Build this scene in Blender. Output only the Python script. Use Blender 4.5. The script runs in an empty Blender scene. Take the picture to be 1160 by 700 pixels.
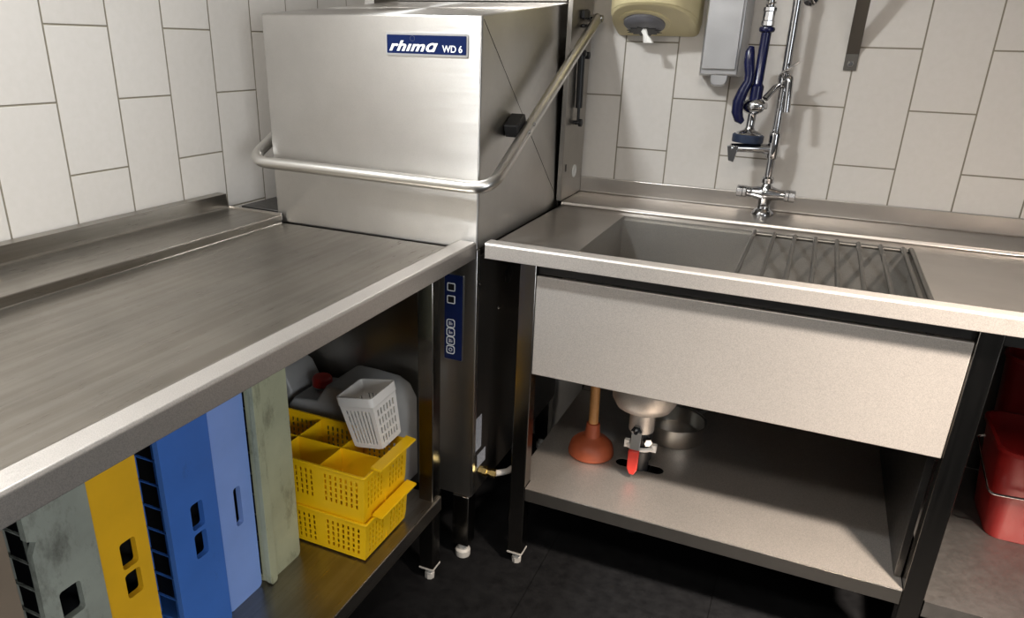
import bpy, bmesh, math, random
from mathutils import Vector, Matrix
random.seed(7)
PI = math.pi
scene = bpy.context.scene
COL = scene.collection

# ------------------------------------------------------------------ materials
def new_mat(name):
    m = bpy.data.materials.new(name); m.use_nodes = True
    nt = m.node_tree
    b = nt.nodes['Principled BSDF']
    return m, nt, b

def N(nt, t, **kw):
    n = nt.nodes.new(t)
    for k, v in kw.items(): setattr(n, k, v)
    return n

def noise(nt, scale=(1, 1, 1), sc=5.0, detail=4, rough=.55, coord='Object'):
    tc = N(nt, 'ShaderNodeTexCoord'); mp = N(nt, 'ShaderNodeMapping')
    mp.inputs['Scale'].default_value = scale
    nz = N(nt, 'ShaderNodeTexNoise'); nz.inputs['Scale'].default_value = sc
    nz.inputs['Detail'].default_value = detail; nz.inputs['Roughness'].default_value = rough
    nt.links.new(tc.outputs[coord], mp.inputs[0]); nt.links.new(mp.outputs[0], nz.inputs[0])
    return nz.outputs['Fac']

def ramp(nt, fac, c0, c1, p0=.3, p1=.7):
    r = N(nt, 'ShaderNodeValToRGB')
    r.color_ramp.elements[0].position = p0; r.color_ramp.elements[1].position = p1
    r.color_ramp.elements[0].color = (*c0, 1); r.color_ramp.elements[1].color = (*c1, 1)
    nt.links.new(fac, r.inputs[0]); return r.outputs[0]

def maprange(nt, fac, a, b, f0=.3, f1=.7):
    r = N(nt, 'ShaderNodeMapRange')
    r.inputs['From Min'].default_value = f0; r.inputs['From Max'].default_value = f1
    r.inputs['To Min'].default_value = a; r.inputs['To Max'].default_value = b
    nt.links.new(fac, r.inputs['Value']); return r.outputs['Result']

def bump(nt, b, h, strength=.1, dist=.002):
    bp = N(nt, 'ShaderNodeBump'); bp.inputs['Strength'].default_value = strength
    bp.inputs['Distance'].default_value = dist
    nt.links.new(h, bp.inputs['Height']); nt.links.new(bp.outputs[0], b.inputs['Normal'])

def steel(name, brush=(1, 60, 60), base=(.55, .53, .50), r0=.24, r1=.36, bs=.015, blotch=.10, speck=0.0, metal=1, aniso=0, streak=0):
    """brushed stainless sheet; brush = texture scale, low along the grain"""
    m, nt, b = new_mat(name)
    b.inputs['Metallic'].default_value = metal
    if aniso:
        b.inputs['Anisotropic'].default_value = aniso
        tg = N(nt, 'ShaderNodeTangent', direction_type='RADIAL', axis='Z'); nt.links.new(tg.outputs[0], b.inputs['Tangent']); b.inputs['Anisotropic Rotation'].default_value = .25
    f1 = noise(nt, brush, 6, 5, .6)
    f2 = noise(nt, (1, 1, 1), 3.5, 4, .6)
    d = [c * (1 - blotch) for c in base]; l = [min(1, c * (1 + blotch)) for c in base]
    col = ramp(nt, f2, d, l)
    if streak:
        f4 = noise(nt, [.16 * k for k in brush], 6, 3, .6)
        ms = N(nt, 'ShaderNodeMix', data_type='RGBA', blend_type='MULTIPLY'); ms.inputs['Factor'].default_value = 1
        nt.links.new(col, ms.inputs[6]); nt.links.new(ramp(nt, f4, (1 - streak, 1 - streak * 1.1, 1 - streak * 1.25), (1, 1, 1), .40, .62), ms.inputs[7])
        col = ms.outputs[2]
    nt.links.new(col, b.inputs['Base Color'])
    nt.links.new(maprange(nt, f1, r0, r1), b.inputs['Roughness'])
    if speck > 0:
        f3 = noise(nt, (1, 1, 1), 700, 2, .5)
        mx = N(nt, 'ShaderNodeMix', data_type='RGBA', blend_type='MULTIPLY'); mx.inputs['Factor'].default_value = 1
        nt.links.new(col, mx.inputs[6]); nt.links.new(ramp(nt, f3, (1 - speck, 1 - speck, 1 - speck), (1, 1, 1), .35, .6), mx.inputs[7])
        nt.links.new(mx.outputs[2], b.inputs['Base Color'])
        bump(nt, b, f3, speck, .0006)
    else:
        bump(nt, b, f1, bs, .0006)
    return m

def plastic(name, base, rough=.4, var=.08, spec=.5, dirt=None, dirt_p=(.55, .72), sc=9):
    m, nt, b = new_mat(name)
    f = noise(nt, (1, 1, 1), sc, 4, .6)
    d = [c * (1 - var) for c in base]; l = [min(1, c * (1 + var)) for c in base]
    col = ramp(nt, f, d, l)
    if dirt:
        f2 = noise(nt, (1.6, 1.6, .7), 14, 8, .72)
        mx = N(nt, 'ShaderNodeMix', data_type='RGBA')
        nt.links.new(maprange(nt, f2, 0, .75, *dirt_p), mx.inputs['Factor'])
        nt.links.new(col, mx.inputs[6]); mx.inputs[7].default_value = (*dirt, 1)
        col = mx.outputs[2]
    nt.links.new(col, b.inputs['Base Color'])
    b.inputs['Roughness'].default_value = rough
    b.inputs['Specular IOR Level'].default_value = spec
    bump(nt, b, f, .06, .001)
    return m

def simple_metal(name, base, rough):
    m, nt, b = new_mat(name)
    b.inputs['Metallic'].default_value = 1
    f = noise(nt, (1, 1, 1), 7, 2)
    nt.links.new(ramp(nt, f, [c * .97 for c in base], base), b.inputs['Base Color'])
    nt.links.new(maprange(nt, f, rough * .94, rough * 1.06), b.inputs['Roughness'])
    return m

M = {}
M['steel_x'] = steel('steel_brushed_x', (.6, 9, 9), (.50, .465, .43), .275, .305, bs=.001, metal=.94)
M['steel_basin'] = steel('steel_basin', (20, 20, 20), (.44, .42, .39), .38, .44, speck=.15, blotch=.05, metal=.88)
M['steel_y'] = steel('steel_brushed_y', (60, 2.2, 60), (.29, .265, .23), .27, .31, bs=.001, streak=.16, blotch=.16, metal=.95)
M['steel_z'] = steel('steel_brushed_z', (14, 14, .5), (.40, .375, .34), .28, .34, bs=.004, metal=.97)
M['steel_hood'] = steel('steel_hood', (2, 30, 30), (.54, .525, .505), .31, .37, speck=.05, metal=1, aniso=.95)
M['steel_matt'] = steel('steel_matt_speckled', (20, 20, 20), (.62, .57, .52), .44, .52, speck=.22, blotch=.04, metal=.60)
M['steel_edge'] = steel('steel_edge', (30, 30, 30), (.50, .465, .43), .34, .44, speck=.20, blotch=.05, metal=.80)
M['steel_shelf'] = steel('steel_shelf', (30, 30, 30), (.55, .50, .45), .38, .46, speck=.30, blotch=.06, metal=.78)
M['steel_dull'] = steel('steel_dull', (10, 10, 10), (.24, .225, .21), .38, .48, speck=.1, blotch=.15, metal=.9)
M['steel_satin'] = steel('steel_satin', (4, 4, 4), (.56, .56, .57), .32, .38, speck=.03, blotch=.03, metal=.9)
M['steel_leg'] = steel('steel_leg', (26, 26, .8), (.27, .255, .235), .15, .22)
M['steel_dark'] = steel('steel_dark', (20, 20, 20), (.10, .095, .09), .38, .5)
M['steel_tube'] = simple_metal('steel_tube', (.64, .62, .585), .30)
M['chrome'] = simple_metal('chrome', (.50, .50, .51), .06)
M['brass'] = simple_metal('brass', (.75, .55, .22), .25)
M['rod'] = simple_metal('rod_steel', (.17, .16, .145), .38)
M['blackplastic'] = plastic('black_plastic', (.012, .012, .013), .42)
M['blackpanel'] = plastic('black_painted_panel', (.018, .016, .014), .38)
M['greyplastic'] = plastic('grey_plastic', (.15, .15, .165), .4)
M['whiteplastic'] = plastic('white_plastic', (.76, .73, .69), .4, .03)
M['navy'] = plastic('navy_plastic', (.006, .008, .045), .22, .05)
M['navyrubber'] = plastic('navy_rubber', (.012, .022, .05), .5, .1)
M['plateblue'] = plastic('plate_blue', (.003, .011, .060), .55, .05, spec=.12)
M['panelblue'] = plastic('panel_blue', (.006, .014, .07), .35, .05)
M['letterwhite'] = plastic('letter_white', (.85, .85, .85), .4, .01)
M['silverline'] = simple_metal('silver_line', (.60, .61, .63), .3)
M['cream'] = plastic('cream_plastic', (.72, .63, .37), .38, .03)
M['paper'] = plastic('white_paper', (.82, .80, .76), .8, .03)
M['yellow'] = plastic('yellow_plastic', (.92, .55, .005), .4, .05)
M['yellowrack'] = plastic('yellow_rack_plastic', (.78, .42, .012), .45, .06, dirt=(.30, .19, .03), dirt_p=(.64, .80))
M['bluerack'] = plastic('blue_rack_plastic', (.045, .15, .50), .45, .06, dirt=(.03, .05, .12), dirt_p=(.60, .78))
M['lightblue'] = plastic('light_blue_rack_plastic', (.23, .36, .76), .45, .05, dirt=(.09, .13, .30), dirt_p=(.64, .82))
M['greenrack'] = plastic('grey_green_rack_plastic', (.40, .41, .275), .6, .12, dirt=(.10, .10, .06), dirt_p=(.50, .70))
M['greyrack'] = plastic('grey_rack_plastic', (.27, .285, .24), .6, .15, dirt=(.06, .055, .045), dirt_p=(.48, .66))
M['brownrack'] = plastic('brown_rack_plastic', (.21, .16, .115), .5, .06)
M['redplastic'] = plastic('red_plastic', (.30, .013, .012), .35, .05)
M['redcap'] = plastic('red_cap', (.40, .02, .015), .4, .05)
M['redlever'] = plastic('red_lever', (.48, .024, .014), .35, .05)
M['rubber'] = plastic('terracotta_rubber', (.27, .056, .019), .55, .12)
M['wood'] = plastic('handle_wood', (.40, .19, .06), .5, .15, sc=25)
M['whitedisc'] = plastic('white_cap', (.70, .69, .66), .4, .02)
M['label'] = plastic('label_paper', (.30, .32, .36), .5, .25, sc=160)
M['footplastic'] = plastic('foot_plastic', (.40, .38, .35), .5, .05)

def canmat():
    m, nt, b = new_mat('translucent_can')
    f = noise(nt, (1, 1, 1), 6, 3)
    nt.links.new(ramp(nt, f, (.33, .325, .315), (.40, .395, .385)), b.inputs['Base Color'])
    b.inputs['Roughness'].default_value = .38
    b.inputs['Subsurface Weight'].default_value = .25
    b.inputs['Subsurface Radius'].default_value = (.02, .02, .02)
    return m
M['can'] = canmat()

def tile_mat(name, axis, v0, u0):
    """upright 152 x 300 mm tiles in half bond; axis = horizontal axis of the wall"""
    m, nt, b = new_mat(name)
    tc = N(nt, 'ShaderNodeTexCoord'); sep = N(nt, 'ShaderNodeSeparateXYZ'); cmb = N(nt, 'ShaderNodeCombineXYZ')
    nt.links.new(tc.outputs['Object'], sep.inputs[0])
    def add(sock, k):
        a = N(nt, 'ShaderNodeMath', operation='ADD'); nt.links.new(sock, a.inputs[0]); a.inputs[1].default_value = k
        return a.outputs[0]
    nt.links.new(add(sep.outputs['Z'], -u0 + 30.0056), cmb.inputs[0])
    nt.links.new(add(sep.outputs[axis], -v0 + .152 * 100), cmb.inputs[1])
    br = N(nt, 'ShaderNodeTexBrick'); br.offset = .5; br.offset_frequency = 2; br.squash = 1
    br.inputs['Scale'].default_value = 1; br.inputs['Brick Width'].default_value = .300056
    br.inputs['Row Height'].default_value = .152; br.inputs['Mortar Size'].default_value = .0021
    br.inputs['Mortar Smooth'].default_value = .15; br.inputs['Bias'].default_value = 0
    br.inputs['Color1'].default_value = (.56, .525, .485, 1); br.inputs['Color2'].default_value = (.595, .56, .52, 1)
    br.inputs['Mortar'].default_value = (.21, .185, .14, 1)
    nt.links.new(cmb.outputs[0], br.inputs['Vector'])
    f = noise(nt, (1, 1, 1), 60, 3)
    mx = N(nt, 'ShaderNodeMix', data_type='RGBA', blend_type='MULTIPLY'); mx.inputs['Factor'].default_value = 1
    nt.links.new(br.outputs['Color'], mx.inputs[6]); nt.links.new(ramp(nt, f, (.96, .96, .95), (1, 1, 1)), mx.inputs[7])
    nt.links.new(mx.outputs[2], b.inputs['Base Color'])
    nt.links.new(maprange(nt, br.outputs['Fac'], .34, .85, 0, 1), b.inputs['Roughness'])
    inv = N(nt, 'ShaderNodeMath', operation='SUBTRACT'); inv.inputs[0].default_value = 1
    b2 = N(nt, 'ShaderNodeTexBrick'); b2.offset = .5; b2.offset_frequency = 2
    for k in ('Scale', 'Brick Width', 'Row Height', 'Bias'): b2.inputs[k].default_value = br.inputs[k].default_value
    b2.inputs['Mortar Size'].default_value = .003; b2.inputs['Mortar Smooth'].default_value = 1
    nt.links.new(cmb.outputs[0], b2.inputs['Vector'])
    nt.links.new(b2.outputs['Fac'], inv.inputs[1])
    bump(nt, b, inv.outputs[0], .5, .0015)
    return m

def floor_mat():
    m, nt, b = new_mat('black_vinyl_floor')
    f = noise(nt, (3, 3, 1), 9, 6, .65)
    tc = N(nt, 'ShaderNodeTexCoord'); mp = N(nt, 'ShaderNodeMapping')
    mp.inputs['Location'].default_value = (.40, .192, 0)
    nt.links.new(tc.outputs['Object'], mp.inputs[0])
    br = N(nt, 'ShaderNodeTexBrick'); br.offset = .4
    br.inputs['Scale'].default_value = 1; br.inputs['Brick Width'].default_value = .45; br.inputs['Row Height'].default_value = .9
    br.inputs['Mortar Size'].default_value = .0015; br.inputs['Mortar'].default_value = (.25, .25, .25, 1)
    br.inputs['Color1'].default_value = (.9, .9, .9, 1); br.inputs['Color2'].default_value = (1.1, 1.1, 1.1, 1)
    nt.links.new(mp.outputs[0], br.inputs['Vector'])
    mx = N(nt, 'ShaderNodeMix', data_type='RGBA', blend_type='MULTIPLY'); mx.inputs['Factor'].default_value = 1
    nt.links.new(ramp(nt, f, (.003, .003, .0034), (.008, .008, .0085)), mx.inputs[6]); nt.links.new(br.outputs['Color'], mx.inputs[7])
    nt.links.new(mx.outputs[2], b.inputs['Base Color'])
    nt.links.new(maprange(nt, f, .62, .78), b.inputs['Roughness'])
    b.inputs['Specular IOR Level'].default_value = .12
    bump(nt, b, f, .2, .002)
    return m
M['floor'] = floor_mat()
M['tile_left'] = tile_mat('white_tiles_left', 'Y', -.56495 - 5 * .152, 1.3500)
M['tile_back'] = tile_mat('white_tiles_back', 'X', .736465, 1.3525)
M['paint'] = plastic('white_paint', (.68, .66, .63), .7, .02)
M['greypaint'] = plastic('grey_paint', (.11, .107, .104), .7, .04)

# ------------------------------------------------------------------ mesh helpers
def box(bm, x0, x1, y0, y1, z0, z1):
    v = [bm.verts.new(p) for p in ((x0, y0, z0), (x1, y0, z0), (x1, y1, z0), (x0, y1, z0), (x0, y0, z1), (x1, y0, z1), (x1, y1, z1), (x0, y1, z1))]
    for f in ((3, 2, 1, 0), (4, 5, 6, 7), (0, 1, 5, 4), (1, 2, 6, 5), (2, 3, 7, 6), (3, 0, 4, 7)):
        bm.faces.new([v[i] for i in f])
    return v

def basis(d):
    d = d.normalized()
    a = Vector((0, 0, 1)) if abs(d.z) < .9 else Vector((1, 0, 0))
    u = d.cross(a).normalized(); return u, d.cross(u).normalized()

def fillet(pts, r, n=8):
    out = [Vector(pts[0])]
    for i in range(1, len(pts) - 1):
        p = Vector(pts[i]); a = Vector(pts[i - 1]) - p; b = Vector(pts[i + 1]) - p
        ang = a.angle(b); t = min(r / math.tan(ang / 2), a.length * .49, b.length * .49)
        p0 = p + a.normalized() * t; p1 = p + b.normalized() * t
        for k in range(n + 1):
            s = k / n; out.append(p0 * (1 - s) ** 2 + p * 2 * s * (1 - s) + p1 * s * s)
    out.append(Vector(pts[-1])); return out

def tube(bm, pts, r, seg=16, cap=True, flat=1.0, up=None):
    """sweep a circle (or ellipse) along a polyline; r number or list"""
    pts = [Vector(p) for p in pts]; n = len(pts)
    rs = r if isinstance(r, (list, tuple)) else [r] * n
    rings = []; u = None
    for i, p in enumerate(pts):
        d = (pts[min(i + 1, n - 1)] - pts[max(i - 1, 0)]).normalized()
        if up is not None:
            w = Vector(up); u = (w - d * w.dot(d)).normalized()
        elif u is None: u, _ = basis(d)
        else: u = (u - d * u.dot(d)).normalized()
        v = d.cross(u)
        rings.append([bm.verts.new(p + u * math.cos(2 * PI * k / seg) * rs[i] + v * math.sin(2 * PI * k / seg) * rs[i] * flat) for k in range(seg)])
    for a, b in zip(rings, rings[1:]):
        for k in range(seg): bm.faces.new((a[k], a[(k + 1) % seg], b[(k + 1) % seg], b[k]))
    if cap:
        bm.faces.new(rings[0][::-1]); bm.faces.new(rings[-1])

def lathe(bm, prof, origin=(0, 0, 0), axis=(0, 0, 1), seg=32, closed_ends=True):
    """prof: list of (radius, distance along axis)"""
    o = Vector(origin); d = Vector(axis).normalized(); u, v = basis(d)
    rings = []
    for r, h in prof:
        r = max(r, 1e-4)
        rings.append([bm.verts.new(o + d * h + u * math.cos(2 * PI * k / seg) * r + v * math.sin(2 * PI * k / seg) * r) for k in range(seg)])
    for a, b in zip(rings, rings[1:]):
        for k in range(seg): bm.faces.new((a[k], a[(k + 1) % seg], b[(k + 1) % seg], b[k]))
    if closed_ends:
        bm.faces.new(rings[0][::-1]); bm.faces.new(rings[-1])

def prism(bm, pts, vec):
    """extrude a planar polygon (3-D points) by vec"""
    vec = Vector(vec)
    a = [bm.verts.new(p) for p in pts]; b = [bm.verts.new(Vector(p) + vec) for p in pts]
    n = len(a)
    bm.faces.new(a[::-1]); bm.faces.new(b)
    for i in range(n): bm.faces.new((a[i], a[(i + 1) % n], b[(i + 1) % n], b[i]))

def rrect(u0, u1, v0, v1, r, n=4):
    out = []
    for cx, cy, a0 in ((u1 - r, v1 - r, 0), (u0 + r, v1 - r, 90), (u0 + r, v0 + r, 180), (u1 - r, v0 + r, 270)):
        for k in range(n + 1):
            a = math.radians(a0 + 90 * k / n); out.append((cx + r * math.cos(a), cy + r * math.sin(a)))
    return out

def plate(bm, O, U, V, outline, holes, vec):
    """flat plate with holes: outline/holes are lists of (u, v); extruded by vec"""
    O, U, V, vec = Vector(O), Vector(U), Vector(V), Vector(vec)
    t = bmesh.new(); es = []
    for loop in [outline] + list(holes):
        vs = [t.verts.new(O + U * a + V * b) for a, b in loop]
        for i in range(len(vs)): es.append(t.edges.new((vs[i], vs[(i + 1) % len(vs)])))
    bmesh.ops.triangle_fill(t, use_beauty=True, use_dissolve=False, edges=es)
    g = bmesh.ops.extrude_face_region(t, geom=t.faces[:])
    bmesh.ops.translate(t, verts=[e for e in g['geom'] if isinstance(e, bmesh.types.BMVert)], vec=vec)
    bmesh.ops.recalc_face_normals(t, faces=t.faces[:])
    mp = {v: bm.verts.new(v.co) for v in t.verts}
    for f in t.faces: bm.faces.new([mp[v] for v in f.verts])
    t.free()

def perf(bm, O, U, V, ub, vb, hole):
    """sheet built on break points ub x vb, cells where hole(i, j) is true stay open"""
    O, U, V = Vector(O), Vector(U), Vector(V)
    g = [[bm.verts.new(O + U * a + V * b) for b in vb] for a in ub]
    for i in range(len(ub) - 1):
        for j in range(len(vb) - 1):
            if not hole(i, j): bm.faces.new((g[i][j], g[i + 1][j], g[i + 1][j + 1], g[i][j + 1]))

def slots(a0, a1, n, frac, lead):
    """break points for n slots between a0 and a1 with plain margins 'lead'; slot cells have odd index"""
    out = [a0]; p = (a1 - a0 - 2 * lead) / n
    for k in range(n):
        s = a0 + lead + p * k + p * (1 - frac) / 2
        out += [s, s + p * frac]
    out.append(a1); return out

ORG = {}
def obj(name, bm, mat, parent=None, bevel=0, seg=2, smooth=35, solid=0, sub=0, local=False, recalc=True, limit=30):
    bmesh.ops.remove_doubles(bm, verts=bm.verts[:], dist=1e-6)
    if recalc and not solid: bmesh.ops.recalc_face_normals(bm, faces=bm.faces[:])
    me = bpy.data.meshes.new(name)
    o = bpy.data.objects.new(name, me); COL.objects.link(o)
    org = Vector((0, 0, 0))
    if parent is not None:
        org = ORG.get(parent.name, org); o.parent = parent; ORG[o.name] = org
        if not local: bm.transform(Matrix.Translation(-org))
    bm.to_mesh(me); bm.free()
    me.materials.append(mat)
    if smooth:
        for p in me.polygons: p.use_smooth = True
        me.set_sharp_from_angle(angle=math.radians(smooth))
    if bevel:
        b = o.modifiers.new('bevel', 'BEVEL'); b.width = bevel; b.segments = seg; b.limit_method = 'ANGLE'
        b.angle_limit = math.radians(limit); b.harden_normals = False
    if solid:
        s = o.modifiers.new('solid', 'SOLIDIFY'); s.thickness = abs(solid); s.offset = -1 if solid > 0 else 1
    if sub:
        s = o.modifiers.new('sub', 'SUBSURF'); s.levels = sub; s.render_levels = sub
    return o

def thing(name, label, cat, loc, rot=(0, 0, 0), group=None):
    o = bpy.data.objects.new(name, None); COL.objects.link(o)
    o.location = loc; o.rotation_euler = rot; o.empty_display_size = .05
    o['label'] = label; o['category'] = cat
    if group: o['group'] = group
    ORG[o.name] = Vector(loc); return o

def tag(o, label, cat, group=None, loc=None):
    o['label'] = label; o['category'] = cat
    if group: o['group'] = group
    if loc is not None:
        o.data.transform(Matrix.Translation(-Vector(loc))); o.location = loc
    return o

def struct(name, bm, mat):
    o = obj(name, bm, mat, smooth=0); o['kind'] = 'structure'; return o

def B(*boxes):
    bm = bmesh.new()
    for b in boxes: box(bm, *b)
    return bm

# ------------------------------------------------------------------ the room
RX, RY, RZ = 3.6, -4.2, 2.45
struct('floor', B((-.1, RX + .1, RY - .1, .1, -.1, 0)), M['floor'])
struct('ceiling', B((-.1, RX + .1, RY - .1, .1, RZ, RZ + .1)), M['paint'])
struct('wall_left', B((-.1, 0, RY - .1, .1, 0, RZ)), M['tile_left'])
struct('wall_back', B((0, RX, 0, .1, 0, RZ)), M['tile_back'])
struct('wall_right', B((RX, RX + .1, RY - .1, .1, 0, RZ)), M['greypaint'])
struct('wall_front', B((0, RX, RY - .1, RY, 0, RZ)), M['greypaint'])

ZR, ZM = .910, .899     # rim height and working surface height of both steel tops

# ------------------------------------------------------------------ helpers shared by the tables
def profile_sheet(bm, prof, axis, ticks, hole=None):
    """prof: list of (p, z) across; swept along axis 'x' or 'y' at ticks"""
    g = []
    for t in ticks:
        g.append([bm.verts.new((t, p, z) if axis == 'x' else (p, t, z)) for p, z in prof])
    for i in range(len(ticks) - 1):
        for j in range(len(prof) - 1):
            if hole and hole(i, j): continue
            bm.faces.new((g[i][j], g[i + 1][j], g[i + 1][j + 1], g[i][j + 1]))
    return g

def leg(root, x0, x1, y0, y1, z1, mat='steel_leg', zb=.042):
    lg = obj('leg', B((x0, x1, y0, y1, zb, z1)), M[mat], root, bevel=.002)
    bm = bmesh.new(); cx, cy = (x0 + x1) / 2, (y0 + y1) / 2
    w = (x1 - x0) / 2 + .001
    box(bm, cx - w, cx + w, cy - w, cy + w, zb - .004, zb - .0004)
    lathe(bm, [(.0125, 0), (.0135, .006), (.0135, .018), (.011, .020), (.011, zb - .004)], (cx, cy, 0), seg=8)
    obj('foot', bm, M['footplastic'], lg, smooth=30)
    return lg

# ------------------------------------------------------------------ left steel table
LX, LIN, LST, ZL = .768, .718, .212, .8895
LY0, LY1 = -2.75, -.757
root = thing('steel_table', 'long brushed steel work table along the left tiled wall with racks stored below', 'table', (.4, -1.7, 0))
bm = bmesh.new()
prof = [(.004, .947), (.034, .947), (.036, ZR + .004), (.040, ZR), (LST - .0015, ZR), (LST, ZR - .002), (LST, ZL + .0015), (LST + .002, ZL),
        (LIN - .006, ZL), (LIN + .004, ZR - .001), (LIN + .010, ZR)]
rim = [(LIN + .010, ZR), (LX - .004, ZR), (LX, ZR - .004), (LX, .871), (LX - .02, .871)]
profile_sheet(bm, prof, 'y', [LY0, LY1])
obj('table_top', bm, M['steel_y'], root, solid=-.0015, smooth=0, bevel=.0007, limit=18)
bm = bmesh.new()
profile_sheet(bm, rim, 'y', [LY0, LY1])
obj('front_edge', bm, M['steel_edge'], root, solid=-.0015, smooth=0, bevel=.0014, limit=18)
# folded ends of the top at the dishwasher
bm = bmesh.new()
prism(bm, [(.040, LY1, ZR - .012), (LST, LY1, ZR - .012), (LST, LY1, ZR + .005), (.040, LY1, ZR + .005)], (0, .003, 0))
prism(bm, [(.003, LY1, ZR - .01), (.036, LY1, ZR - .01), (.035, LY1, .947), (.003, LY1, .947)], (0, .0015, 0))
prism(bm, [(LST, LY1, .872), (LX, LY1, .872), (LX, LY1, ZR - .002), (LIN + .002, LY1, ZR - .002), (LIN - .006, LY1, ZL - .001), (LST, LY1, ZL - .001)], (0, .0015, 0))
obj('end_flange', bm, M['steel_x'], root, smooth=0)
for bx in ((.071, .675, -.868, -.838, .835, .868), (.071, .675, -2.616, -2.586, .835, .868)):
    obj('cross_rail', B(bx), M['steel_leg'], root, bevel=.002)
for (a, b) in ((.676, .716), (.03, .07)):
    for (c, d) in ((-.872, -.832), (-2.62, -2.58)):
        leg(root, a, b, c, d, .8705)
bm = bmesh.new()
profile_sheet(bm, [(.02, .217), (.02, .255), (.722, .255), (.724, .253), (.724, .215), (.71, .215)], 'y', [-2.66, -.84])
# shelf stops short of the legs' outer faces
obj('shelf', bm, M['steel_y'], root, solid=-.0015, smooth=0, bevel=.0014, limit=18)

# ------------------------------------------------------------------ sink table
SX0, SX1 = .787, 3.0
YF, YIN, YST = -.752, -.705, -.194
BX0, BX1, BY0, BY1 = .988, 1.706, -.693, -.250
root = thing('sink_table', 'wide stainless sink table with deep basin and speckled apron along the back wall', 'sink', (1.4, -.4, 0))
SINK = root
prof = [(-.003, .956), (-.011, .956), (-.013, ZR + .003), (-.016, ZR), (YST + .002, ZR), (YST, ZR - .003), (YST - .002, ZM + .002), (YST - .005, ZM),
        (BY1, ZM), (BY0, ZM), (YIN + .006, ZM), (YIN - .006, ZR - .001), (YIN - .012, ZR)]
rim = [(YIN - .012, ZR), (YF + .004, ZR), (YF, ZR - .004), (YF, .873), (YF + .02, .873)]
bm = bmesh.new()
profile_sheet(bm, prof, 'x', [SX0, BX0, BX1, SX1], hole=lambda i, j: i == 1 and j == 8)
obj('table_top', bm, M['steel_x'], root, solid=-.0015, smooth=0, bevel=.0014, limit=18)
bm = bmesh.new()
profile_sheet(bm, rim, 'x', [SX0, SX1])
obj('front_edge', bm, M['steel_matt'], root, solid=-.0015, smooth=0, bevel=.0014, limit=18)
bm = bmesh.new()
prism(bm, [(SX0, -.003, ZR - .01), (SX0, -.014, ZR - .01), (SX0, -.011, .956), (SX0, -.003, .956)], (.0015, 0, 0))
prism(bm, [(SX0, YF, .873), (SX0, YF, ZR - .003), (SX0, YIN - .008, ZR - .002), (SX0, YIN + .004, ZM), (SX0, YST - .004, ZM), (SX0, YST, ZR), (SX0, -.016, ZR), (SX0, -.016, .873)], (.0015, 0, 0))
obj('end_flange', bm, M['steel_x'], root, smooth=0)
# basin with a narrow ledge for the drainer grid at the back and front
bm = bmesh.new(); zb, L = .605, .012
zl = ZM - .010
b0 = [(BX0, BY0), (BX1, BY0), (BX1, BY1), (BX0, BY1)]
def ring(pts, z): return [bm.verts.new((x, y, z)) for x, y in pts]
r0 = ring(b0, ZM); r1 = ring(b0, zl)
r2 = ring([(BX0, BY0 + L), (BX1, BY0 + L), (BX1, BY1 - L), (BX0, BY1 - L)], zl)
r3 = ring([(BX0 + .01, BY0 + L + .008), (BX1 - .01, BY0 + L + .008), (BX1 - .01, BY1 - L - .008), (BX0 + .01, BY1 - L - .008)], zb)
for a, b in ((r0, r1), (r1, r2), (r2, r3)):
    for k in range(4):
        f = [a[k], a[(k + 1) % 4], b[(k + 1) % 4], b[k]]
        if a is r1 and k in (1, 3): continue
        bm.faces.new(f)
# close the small steps left and right
for k in (1, 3):
    bm.faces.new((r1[k], r1[(k + 1) % 4], r2[(k + 1) % 4], r2[k])) if False else None
bm.faces.new(r3)
obj('basin', bm, M['steel_basin'], root, smooth=0, recalc=False, solid=-.0015)
# speckled apron panel in front of the basin
bm = B((.903, 1.783, -.708, -.697, .584, .8365))
obj('apron', bm, M['steel_matt'], root, bevel=.002)
# upper frame rails, set back behind the rim
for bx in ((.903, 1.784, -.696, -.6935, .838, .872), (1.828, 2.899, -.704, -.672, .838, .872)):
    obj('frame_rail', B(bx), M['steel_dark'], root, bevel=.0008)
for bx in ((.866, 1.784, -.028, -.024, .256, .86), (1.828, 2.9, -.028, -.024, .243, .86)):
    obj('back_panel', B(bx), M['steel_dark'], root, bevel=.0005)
for (a, b) in ((.861, .902), (1.785, 1.827), (2.90, 2.94)):
    leg(root, a, b, -.71, -.669, .8725, mat='steel_leg')
    leg(root, a, b, -.07, -.03, .8725)
# lower shelf, left bay with the two slots for the drain pipe
sh = bmesh.new()
slot = lambda cx, cy, a, r=.021: [(cx + (a if abs(t) < 90 else -a) * 1 + r * math.cos(math.radians(t)), cy + r * math.sin(math.radians(t))) for t in (-75, -50, -25, 0, 25, 50, 75)] + \
                           [(cx - a + r * math.cos(math.radians(t)), cy + r * math.sin(math.radians(t))) for t in (105, 130, 155, 180, 205, 230, 255)]
SHZ = .255
out = [(.864, -.668), (.9035, -.668), (.9035, -.710), (1.7835, -.710), (1.7835, -.03), (.905, -.03), (.905, -.072), (.864, -.072)]
plate(sh, (0, 0, SHZ - .002), (1, 0, 0), (0, 1, 0), out, [slot(1.150, -.466, .046)], (0, 0, .002))
obj('shelf_lip', B((.9035, 1.7835, -.710, -.708, SHZ - .038, SHZ - .0022)), M['steel_z'], root, bevel=.0006)  # same sheet as the shelf, darker steel stands in for its shaded front
box(sh, .9035, 1.7835, -.7075, -.690, SHZ - .040, SHZ - .038)
box(sh, .862, .864, -.668, -.072, SHZ - .038, SHZ)
obj('shelf', sh, M['steel_shelf'], root, smooth=0)
sh = bmesh.new()
box(sh, 1.829, 2.898, -.71, -.03, .239, .242); box(sh, 1.829, 2.898, -.71, -.708, .203, .239); box(sh, 1.829, 2.898, -.708, -.69, .2, .203)
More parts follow.
